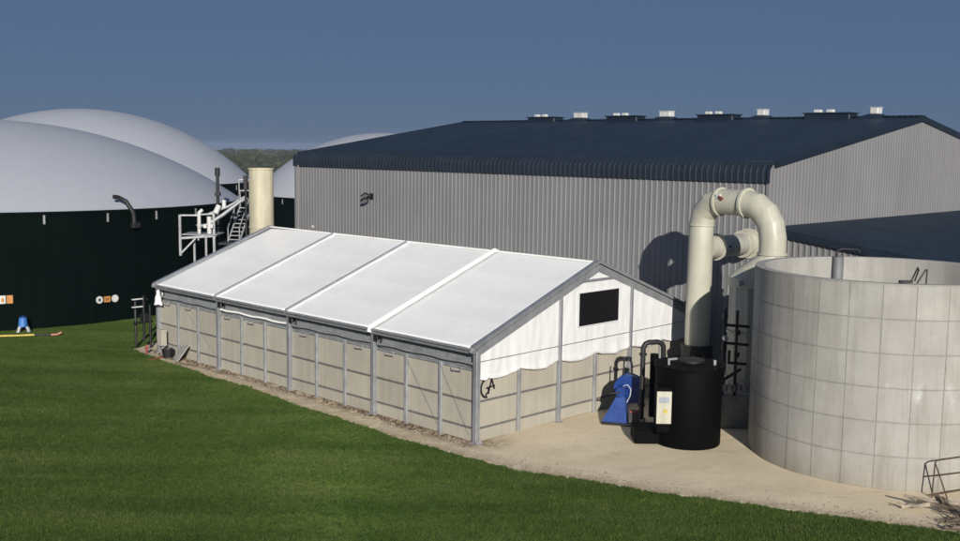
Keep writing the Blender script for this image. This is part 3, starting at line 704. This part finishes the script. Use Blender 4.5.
man = thing('pipe_manifold', (8.55, 34.55, 0), 0, 'black pipework with valves in the shade between drum and concrete tank', 'pipes')
for pts in ([(-.38, 0, .2), (-.38, 0, 3.95), (-.3, .3, 4.0)], [(.05, .1, .2), (.05, .1, 3.95)], [(-.42, 0, 3.48), (.45, .05, 3.42)], [(-.42, 0, 2.88), (.45, .05, 2.80)], [(-.2, 0, 2.62), (-.2, 0, 2.2), (.4, .05, 2.15)], [(-.38, 0, 1.6), (.3, .4, 1.9)], [(.1, 0, 1.5), (-.25, -.1, .05)]):
    MB().tube(pts, .05, 8).build('pipe', M_rubber, man, smooth=60)
for x, z in ((-.38, 3.7), (-.38, 2.65), (.05, 3.15), (.05, 2.4)): MB().tube([(x, -.02, z), (x, -.02, z + .16)], .09, 10).build('valve', M_rubber, man, smooth=40)
MB().tube([(-.38, -.05, 3.05), (-.38, -.22, 3.05)], .09, 10).build('gauge', M_steel, man, smooth=40)
for i in range(6):
    x = -.55 + .16 * i; MB().box(x, x + .12, -.1 - .03 * (i % 3), .15, 1.20 + .04 * (i % 2), 1.42 + .05 * ((i * 7) % 3), b=.02).build('fitting', M_steel, man)
MB().box(-.75, .62, -.2, .6, 0, 1.1, b=.03).build('plinth', M_joint, man)

# ------------------------------------------------------------------ blue blower fan
fan = thing('blower_fan', (5.0, 35.05, 0), radians(-16), 'bright blue centrifugal blower fan beside the black drum', 'fan')
fan.scale = (.88, .88, .88)
# local: axis along -y (towards camera), scroll in xz
def scroll(y0, y1, k=1.0):
    pts = []
    for i in range(25):
        a = radians(250 - i * 12.5); r = (.50 + .11 * i / 24) * k; pts.append((.10 + r * cos(a), 1.28 + r * sin(a)))
    n = len(pts); m = MB(); m.add([(x, y0, z) for x, z in pts] + [(x, y1, z) for x, z in pts], [tuple(range(n)), tuple(reversed(range(n, 2 * n)))] + [(i, (i + 1) % n, n + (i + 1) % n, n + i) for i in range(n)]); return m
scroll(-.02, .34).build('scroll_housing', M_blue, fan, smooth=30)
scroll(-.05, -.021, 1.05).build('housing_rim', M_blue, fan, smooth=30); scroll(.341, .37, 1.05).build('housing_rim', M_blue, fan, smooth=30)
m = MB().add([(-.80, -.66, .10), (.16, -.66, .10), (.16, .05, .10), (-.80, .05, .10), (-.28, -.42, 1.10), (.06, -.42, 1.10), (.06, -.06, 1.10), (-.28, -.06, 1.10)], [(0, 3, 2, 1), (4, 5, 6, 7), (0, 1, 5, 4), (1, 2, 6, 5), (2, 3, 7, 6), (3, 0, 4, 7)]); m.build('pedestal', M_blue, fan)
MB().tube([(-.12, -.56, 1.28), (-.12, -.06, 1.28)], .19, 20).build('motor', M_blue, fan, smooth=40)
for i in range(10):
    a = 2 * pi * i / 10; MB().bar((-.12 + .19 * cos(a), -.5, 1.28 + .19 * sin(a)), (-.12 + .19 * cos(a), -.14, 1.28 + .19 * sin(a)), .03, .03).build('cooling_fin', M_blue, fan)
MB().tube([(-.12, -.56, 1.28), (-.5, -.72, 1.24)], .03, 8).build('shaft', M_rubber, fan, smooth=60)
MB().tube([(-.05, -.3, 1.48), (.12, -.35, 1.55), (.25, -.32, 1.38), (.22, -.28, 1.1), (.10, -.3, .85)], .016, 6).build('cable', M_white, fan, smooth=60)
MB().box(-.8, .75, -.70, .45, 0, .12, b=.02).build('base_frame', M_rubber, fan)
MB().box(.22, .62, -.62, -.3, .13, .52, b=.02).build('terminal_box', weathered('dark_grey', (.06, .06, .065), .5), fan); MB().box(.26, .58, -.58, -.34, .521, .60, b=.01).build('junction_cap', M_red, fan)
MB().tube([(-.1, .2, 1.8), (-.12, .24, 2.25), (-.10, .26, 2.45)], .035, 8).build('vent_tube', M_rubber, fan, smooth=60)

# ------------------------------------------------------------------ digesters
def digester(name, c, R_, hw, hd, label, straps, n=96):
    d = thing(name, (c[0], c[1], 0), 0, label, 'gas tank', 'domed biogas digesters')
    m = MB(); prof = []
    vs = []; nn = 240
    for z in (-2, hw):
        for j in range(nn):
            a = 2 * pi * j / nn; r = R_ + (.012 if j % 2 else 0); vs.append((r * cos(a), r * sin(a), z))
    m.add(vs, [(j, (j + 1) % nn, nn + (j + 1) % nn, nn + j) for j in range(nn)]); m.build('wall', M_green, d)
    rs = (R_ * R_ + hd * hd) / (2 * hd); amax = math.asin(min(1, R_ / rs)); prof = []
    for i in range(29):
        a = amax * (1 - i / 28); prof.append((rs * sin(a) + (.0), hw + .05 + rs * cos(a) - (rs - hd)))
    m = MB().lathe(prof, n); m.build('gas_dome', M_dome, d, smooth=60)
    MB().lathe([(R_ + .02, hw - .10), (R_ + .10, hw - .10), (R_ + .10, hw + .06), (R_ - .05, hw + .08)], n).build('rim_band', M_green, d, smooth=40)
    for a in straps:
        M = Matrix.Rotation(radians(a), 4, 'Z'); MB().box(R_ + .10, R_ + .14, -.05, .05, hw - .52, hw - .08, M).build('strap', M_steel, d)
    return d
d1 = digester('biogas_digester', (-30, 64), 15, 5.75, 4.75, 'nearest dark green round digester with pale grey dome by the tent', [-80, -68, -55.5, -43.5, -32.5, -21])
d2 = digester('biogas_digester', (-36.5, 97), 15.2, 5.75, 6.5, 'rear digester whose grey dome rises behind the nearest one', [-75, -62, -50, -38, -26, -14])
d3 = digester('biogas_digester', (-9.6, 104), 12.6, 4.5, 6.0, 'far digester dome half hidden behind the warehouse corner', [-150, -140, -130, -120, -110])
# overflow pipe on the near dome
a = radians(-38); rp = Vector((-30, 64, 0)) + Vector((cos(a), sin(a), 0)) * 15.1
op = thing('relief_pipe', (rp.x, rp.y, 5.2), a, 'black bent relief pipe at the rim of the nearest dome', 'pipe')
MB().tube([(.12, 0, -.25), (.10, -.05, .45), (-.1, -.35, 1.05), (-.35, -.62, 1.25), (-.3, -.9, 1.28)], [.13, .12, .11, .10, .12], 10).build('pipe', M_rubber, op, smooth=60)
MB().box(.0, .3, -.2, .25, -.35, -.05, b=.03).build('foot', M_rubber, op)

# ------------------------------------------------------------------ cream stack
st = thing('exhaust_stack', (-10.85, 52.0, 0), 0, 'plain cream cylindrical stack behind the far end of the tent', 'chimney')
MB().lathe([(.60, 0), (.60, 8.10), (.54, 8.10), (.54, 6.5)], 40).build('shell', M_stack, st, smooth=40)
MB().lathe([(.60, 5.15), (.635, 5.15), (.635, 5.23), (.60, 5.23)], 40).build('joint_ring', M_stack, st, smooth=40)
MB().lathe([(.60, 8.02), (.63, 8.02), (.63, 8.11), (.54, 8.115)], 40).build('top_lip', M_stack, st, smooth=40)
tr = thing('dark_mast', (-11.75, 52.6, 0), 0, 'thin dark mast standing just left of the cream stack', 'mast')
MB().tube([(0, 0, 0), (0, 0, 7.3)], .06, 8).build('pole', M_rubber, tr, smooth=60); MB().box(-.10, .10, -.10, .10, 7.0, 7.7, b=.02).build('head', M_rubber, tr)
ms = thing('vent_mast', (-14.55, 58.2, 0), 0, 'black vent mast above the service platform', 'mast')
MB().tube([(0, 0, 4), (0, 0, 7.55)], .09, 8).build('pole', M_rubber, ms, smooth=60); MB().tube([(0, 0, 7.5), (0, 0, 7.95)], .14, 10).build('cap', M_rubber, ms, smooth=40); MB().box(-.14, .14, -.14, .14, 6.4, 6.6).build('collar', M_rubber, ms)

# ------------------------------------------------------------------ service platform
pf = thing('service_platform', (-15.75, 55.0, 0), 0, 'galvanised service platform with railings, pipes and stairs beside the digester', 'platform')
def pbar(pts, w=.07, name='rail', mat=None):
    for a, b in zip(pts, pts[1:]): MB().bar(a, b, w, w).build(name, mat or M_steel, pf)
pbar([(0, 0, 3.4), (0, 0, 5.55)], .12, 'post'); pbar([(1.7, .3, 0), (1.7, .3, 5.6)], .12, 'post'); pbar([(0.9, .2, 4.2), (.9, .2, 5.6)], .08, 'post')
pbar([(0, 0, 5.52), (.9, .2, 5.52)], .08); pbar([(0, 0, 4.32), (1.8, .3, 4.45)], .12, 'beam'); pbar([(0, 0, 3.5), (.75, .15, 4.3)], .08, 'brace')
pbar([(.8, .2, 5.0), (1.75, .3, 5.05)], .07); pbar([(.8, .2, 5.55), (1.75, .3, 5.6)], .07); pbar([(1.3, .2, 0), (1.3, .2, 4.4)], .1, 'post'); pbar([(.6, .5, 0), (.6, .5, 4.3)], .1, 'post')
MB().box(.05, 1.9, .1, 1.6, 4.48, 4.53).build('deck', M_steel, pf)
MB().tube([(1.0, .25, 4.95), (1.3, .25, 4.98), (2.15, .5, 5.55), (3.0, .8, 6.25), (3.3, 1.0, 6.4)], .10, 12).build('gas_pipe', M_steel, pf, smooth=60)
MB().tube([(1.2, .55, 5.5), (2.3, .9, 5.95), (3.2, 1.3, 6.5)], .07, 10).build('gas_pipe', M_steel, pf, smooth=60)
MB().tube([(.95, .2, 4.55), (.95, .2, 5.65), (1.1, .3, 5.8)], .09, 12).build('gas_pipe', M_white, pf, smooth=60)
MB().tube([(1.45, .3, 4.55), (1.45, .3, 5.45)], .12, 12).build('condensate_pot', M_white, pf, smooth=60)
MB().tube([(1.75, .4, 5.6), (1.9, .6, 6.0)], .15, 12).build('valve', M_white, pf, smooth=60); MB().tube([(2.1, .9, 5.9), (2.1, .9, 6.3)], .11, 12).build('valve', M_white, pf, smooth=60)
for x in (.9, 1.2, 1.55): MB().box(x, x + .16, .05, .3, 4.85, 5.05, b=.02).build('valve_box', M_white, pf)
# stairs
s0, s1 = Vector((2.05, 1.9, 4.0)), Vector((2.35, 3.6, 5.85))
for dx_ in (0, .62):
    e = Vector((dx_, 0, 0)); pbar([s0 + e, s1 + e], .07, 'stringer'); pbar([s0 + e + Vector((0, 0, .75)), s1 + e + Vector((0, 0, .75)), s1 + e + Vector((.0, .8, .75))], .045, 'handrail')
    for k in (0, .5, 1.0): p = s0.lerp(s1, k) + e; pbar([p, p + Vector((0, 0, .75))], .045, 'baluster')
for k in range(9):
    p = s0.lerp(s1, (k + .5) / 9); MB().box(p.x, p.x + .62, p.y - .12, p.y + .12, p.z - .02, p.z + .02).build('tread', M_steel, pf)
pbar([(2.3, 3.6, 6.0), (2.3, 3.6, 7.3), (2.95, 3.7, 7.3), (2.95, 3.7, 6.0)], .05); pbar([(2.3, 3.6, 6.7), (2.95, 3.7, 6.7)], .045); pbar([(2.6, 3.6, 7.0), (2.9, 3.6, 7.6)], .05, 'hook', M_blue)
MB().box(1.6, 3.3, 1.5, 3.6, 3.85, 3.97).build('landing', M_rubber, pf)
for x in (1.7, 3.2): pbar([(x, 3.4, 0), (x, 3.4, 3.9)], .12, 'post')

# ------------------------------------------------------------------ signs and pump by the near digester
def on_wall(u_ang, z, R_=15.06): a = radians(u_ang); return (-30 + R_ * cos(a), 64 + R_ * sin(a), z), a
p, a = on_wall(-44, 1.25)
s1_ = thing('warning_sign', p, a + pi / 2, 'orange plate between two round white discs on the dark digester wall', 'sign')
MB().box(-.17, .17, -.03, -.004, -.15, .15).build('plate', M_orange, s1_)
for x in (-.42, .42):
    MB().tube([(x, -.03, 0), (x, -.004, 0)], .19, 20).build('disc', M_white, s1_, smooth=30)
MB().tube([(-.42, -.036, .0), (-.42, -.0305, 0)], .07, 12).build('symbol', M_rubber, s1_, smooth=30)
MB().box(-.09, .09, -.036, -.0305, -.07, .07).build('symbol', weathered('brown_print', (.30, .16, .06), .6), s1_)
p, a = on_wall(-62.5, 1.6)
s2_ = thing('warning_sign', p, a + pi / 2, 'white and orange plates side by side at the left picture edge', 'sign')
MB().box(-.30, -.02, -.03, -.004, -.20, .20).build('plate', M_white, s2_); MB().box(.02, .30, -.03, -.004, -.20, .20).build('plate', M_orange, s2_); MB().box(-.22, -.10, -.036, -.0305, -.10, .08).build('symbol', M_orange, s2_)
p, a = on_wall(-60, .0, 15.6)
pu = thing('blue_pump', p, a + pi / 2, 'small blue pump with two grey feet at the foot of the digester', 'pump')
MB().tube([(0, 0, .42), (0, 0, 1.0)], [.30, .24], 16).build('casing', weathered('light_blue_enamel', (.06, .20, .55), .4), pu, smooth=40); MB().tube([(0, 0, 1.0), (0, 0, 1.1), ], .16, 12).build('cap', M_blue, pu, smooth=40)
for x in (-.28, .28): MB().tube([(x * .5, -.05, .5), (x, -.1, .25), (x * 1.15, -.12, .02)], [.12, .12, .15], 12).build('foot', M_steel, pu, smooth=50)
pu.scale = (.75, .75, .75)
yh = thing('yellow_hose', (-22.4, 48.95, 0), .1, 'pale yellow hose lying on the grass below the digester', 'hose')
MB().tube([(-3, -.9, .12), (-1.5, -.35, .11), (-.3, -.05, .12), (.6, .12, .11), (1.25, .30, .11)], .05, 8).build('hose', M_yellow, yh, smooth=60); MB().tube([(1.25, .30, .11), (2.0, .36, .10)], .055, 8).build('sleeve', M_rubber, yh, smooth=60); MB().tube([(2.0, .36, .10), (2.3, .32, .12), (2.45, .45, .2)], .05, 8).build('coupling', weathered('salmon', (.5, .22, .14), .6), yh, smooth=60)

# ------------------------------------------------------------------ things at the far tent corner
cb = thing('utility_cabinet', tuple(at(-.32, 19.15)), YAW, 'slim white cabinet on a post by the far tent corner', 'cabinet')
MB().box(-.05, .05, -.04, .04, 0, .5).build('post', M_steel, cb); MB().box(-.14, .12, -.20, .20, .45, 1.15, b=.02).build('box', M_panel, cb)
cl = thing('corner_hood', tuple(at(-.22, 19.6, 2.2)), YAW, 'white crumpled plastic hood tied high on the far corner post', 'hood')
m = MB(); m.grid(lambda u, v: ((.10 + .08 * (1 - v)) * cos(u * 2 * pi) * (1 - .75 * v * v) + .05 * nz(u * 6, v * 5, 2), (.12 + .10 * (1 - v)) * sin(u * 2 * pi) * (1 - .75 * v * v) + .05 * nz(u * 6, v * 5, 9), v * .62 + .08 * nz(u * 7, v, 4)), 20, 8); m.build('hood', M_pvc, cl, smooth=50, solid=.01)
pp = thing('far_corner_pipes', tuple(at(.2, 21.2)), YAW, 'dark pipework and valves just beyond the far tent corner', 'pipes')
for pts in ([(-.3, 0, .3), (-.3, 0, 2.4)], [(-.6, .2, .1), (-.6, .2, 2.2), (0, .2, 2.2)], [(-.8, 0, 1.2), (.1, 0, 1.2)], [(-.1, -.2, 0), (-.1, -.2, 2.0)]): MB().tube(pts, .06, 8).build('pipe', M_rubber, pp, smooth=60)
for z in (1.9, 2.25): MB().box(-.85, -.35, -.05, .05, z, z + .05).build('bracket', M_white, pp)
MB().box(-.40, -.15, -.2, .2, 1.2, 1.6, b=.04).build('valve_body', M_rubber, pp)
bd = thing('leaning_board', tuple(at(-.62, 17.6)), YAW, 'pale grey board propped at a slant against the tent wall', 'board')
Mx = Matrix.Rotation(radians(42), 4, 'Y') @ Matrix.Rotation(radians(-14), 4, 'Z'); MB().box(-.02, .02, -.42, .42, .0, .85, Mx, b=.006).build('sheet', weathered('pale_board', (.40, .38, .34), .7), bd)
for i, (g, l, L_, rz, mt, nm, lb) in enumerate([(-.75, 18.6, 1.3, .2, M_red, 'red_strip', 'faded red strip lying by the leaning board'), (-.5, 17.9, 1.0, 1.4, M_wood, 'timber_offcut', 'brown timber offcut under the leaning board'), (-.65, 16.6, 1.2, 1.7, M_wood, 'timber_offcut', 'brown timber offcut on the dirt strip right of the leaning board'), (-.45, 14.0, .9, 1.5, M_wood, 'timber_offcut', 'short timber offcut at the wall foot near the second post')]):
    o = MB().box(-.06, .06, -L_ / 2, L_ / 2, .02, .07, b=.01).build(nm, mt); q = at(g, l); o.location = q; o.rotation_euler = (0, .1, YAW + rz - 1.4); tag(o, lb, 'timber' if mt is M_wood else 'strip')
bk = thing('dark_bucket', tuple(at(-.45, 18.45)), 0, 'dark bucket beside the cabinet at the far tent corner', 'bucket')
MB().lathe([(0, .02), (.20, .02), (.26, .42), (.24, .42), (.19, .06)], 20).build('pail', M_rubber, bk, smooth=40); MB().tube([(-.25, 0, .40), (-.1, .1, .56), (.1, .1, .56), (.25, 0, .40)], .012, 6).build('handle', M_steel, bk)
rp_ = thing('red_hydrant', tuple(at(-.75, 19.75)), 0, 'small red standpipe outside the far tent corner post', 'standpipe')
MB().tube([(0, 0, 0), (0, 0, .55)], .07, 10).build('stem', M_red, rp_, smooth=50); MB().tube([(-.14, 0, .42), (.14, 0, .42)], .06, 10).build('outlets', M_red, rp_, smooth=50); MB().lathe([(.09, .55), (.06, .64), (0, .66)], 12).build('bonnet', M_red, rp_, smooth=50); rp_.scale = (.7, .7, .7)

# ------------------------------------------------------------------ rusty rack and brushwood at the right
rk = thing('rusty_rack', (12.25, 27.45, 0), radians(22), 'thin rusty metal rack standing against the concrete tank', 'rack')
for pts in ([(0, 0, .02), (.06, .02, .98), (.16, .05, 1.02), (1.9, .05, 1.06)], [(.03, 0, .62), (1.9, .02, .60)], [(0, -.02, .10), (1.9, 0, .14)], [(.30, -.25, .02), (.06, .02, .98)], [(.0, 0, .12), (.30, -.25, .03)], [(1.2, .02, .0), (1.2, .05, 1.04)], [(.02, .02, .62), (.16, -.1, .66)]):
    MB().tube(pts, .02, 6).build('bar', M_rust, rk, smooth=60)
rnd = random.Random(11)
descs = ['longest pale branch pointing left on top of the brushwood heap', 'thick dark log lying across the brushwood heap', 'split pale plank leaning out of the brushwood heap', 'short dark stick at the left tip of the brushwood heap', 'forked brown branch at the near side of the heap', 'pale bare branch at the lower picture edge', 'dark bark covered log nearest the tank', 'thin grey stick crossing the pale branches', 'broken plank at the right end of the heap']
br = [((11.2, 26.75, .28), (12.5, 25.6, .38), .045), ((12.0, 26.5, .25), (12.7, 25.2, .3), .10), ((11.5, 26.6, .2), (12.3, 25.3, .42), .06), ((11.05, 26.55, .08), (11.75, 26.2, .25), .05), ((11.7, 25.6, .06), (12.6, 25.0, .3), .06), ((11.5, 24.95, .08), (12.5, 24.7, .22), .06), ((12.3, 26.6, .1), (13.4, 25.9, .2), .11), ((11.8, 26.3, .42), (12.4, 24.7, .25), .03), ((12.4, 25.9, .35), (13.5, 25.3, .25), .07)]
for k, (a, b, r) in enumerate(br):
    r *= 1.45; a, b = Vector(a), Vector(b); pts = [a.lerp(b, i / 6) + Vector((rnd.uniform(-1, 1), rnd.uniform(-1, 1), rnd.uniform(-.5, .8))) * .05 for i in range(7)]
    m = MB().tube(pts, [r * (.55 + .45 * i / 6) * rnd.uniform(.9, 1.1) for i in range(7)], 8)
    for _ in range(2):
        q = pts[rnd.randint(1, 4)]; m.tube([q, q + Vector((rnd.uniform(-.3, .1), rnd.uniform(-.2, .2), rnd.uniform(.0, .25)))], [r * .4, r * .15], 5)
    tag(m.build('branch', M_wood if k % 3 else weathered('pale_wood_%d' % k, (.46, .38, .28), .85, 0, .2, 4), None, smooth=50), descs[k], 'branch', 'branches of the brushwood heap')
m = MB()
for _ in range(90):
    x, y = rnd.gauss(12.4, .5), rnd.gauss(25.3, .5); a = rnd.uniform(0, 6.3); L_ = rnd.uniform(.1, .4); z = rnd.uniform(.03, .25) * max(0, 1 - abs(x - 12.4)); m.tube([(x, y, z), (x + L_ * cos(a), y + L_ * sin(a), z + rnd.uniform(-.02, .12))], rnd.uniform(.006, .016), 4)
tag(m.build('twigs', M_wood, None), 'loose twigs and bark among the brushwood heap', 'twigs', kind='stuff')

# ------------------------------------------------------------------ far woodland between the domes
m = MB(); rnd = random.Random(5)
ico = bmesh.new(); bmesh.ops.create_icosphere(ico, subdivisions=2, radius=1); iv = [v.co.copy() for v in ico.verts]; ifc = [[v.index for v in f.verts] for f in ico.faces]; ico.free()
for _ in range(700):
    D = rnd.choice([rnd.uniform(320, 620), rnd.uniform(600, 1500), rnd.uniform(1500, 2600)]); az = radians(rnd.uniform(-24, 2)); x, y = D * sin(az), D * cos(az); h = rnd.uniform(2.5, 6.5) if D < 700 else rnd.uniform(4, 9); zg = -D * .003
    vs = []
    for v in iv:
        k = 1 + .35 * nz(v.x * 2 + x, v.y * 2 + y, v.z * 2) ; vs.append((x + v.x * h * .75 * k, y + v.y * h * .75 * k, zg + h * .42 + v.z * h * .55 * k))
    m.add(vs, ifc)
tag(m.build('woodland', M_tree, None, recalc=False), 'far hazy belts of trees between the domes', 'woodland', kind='stuff')

# ------------------------------------------------------------------ haze
hz = MB().box(-4650, 4650, -4620, 4700, -40, 16).build('haze', newmat('haze_air')[0], None)
hm = hz.data.materials[0]; t = hm.node_tree; t.nodes.remove(t.nodes['Principled BSDF']); pv = N(t, 'ShaderNodeVolumePrincipled')
pv.inputs['Color'].default_value = (.44, .55, .74, 1); pv.inputs['Density'].default_value = .00018; pv.inputs['Anisotropy'].default_value = 0
t.links.new(pv.outputs[0], t.nodes['Material Output'].inputs['Volume']); tag(hz, 'thin blue haze over the far countryside', 'haze', kind='stuff')
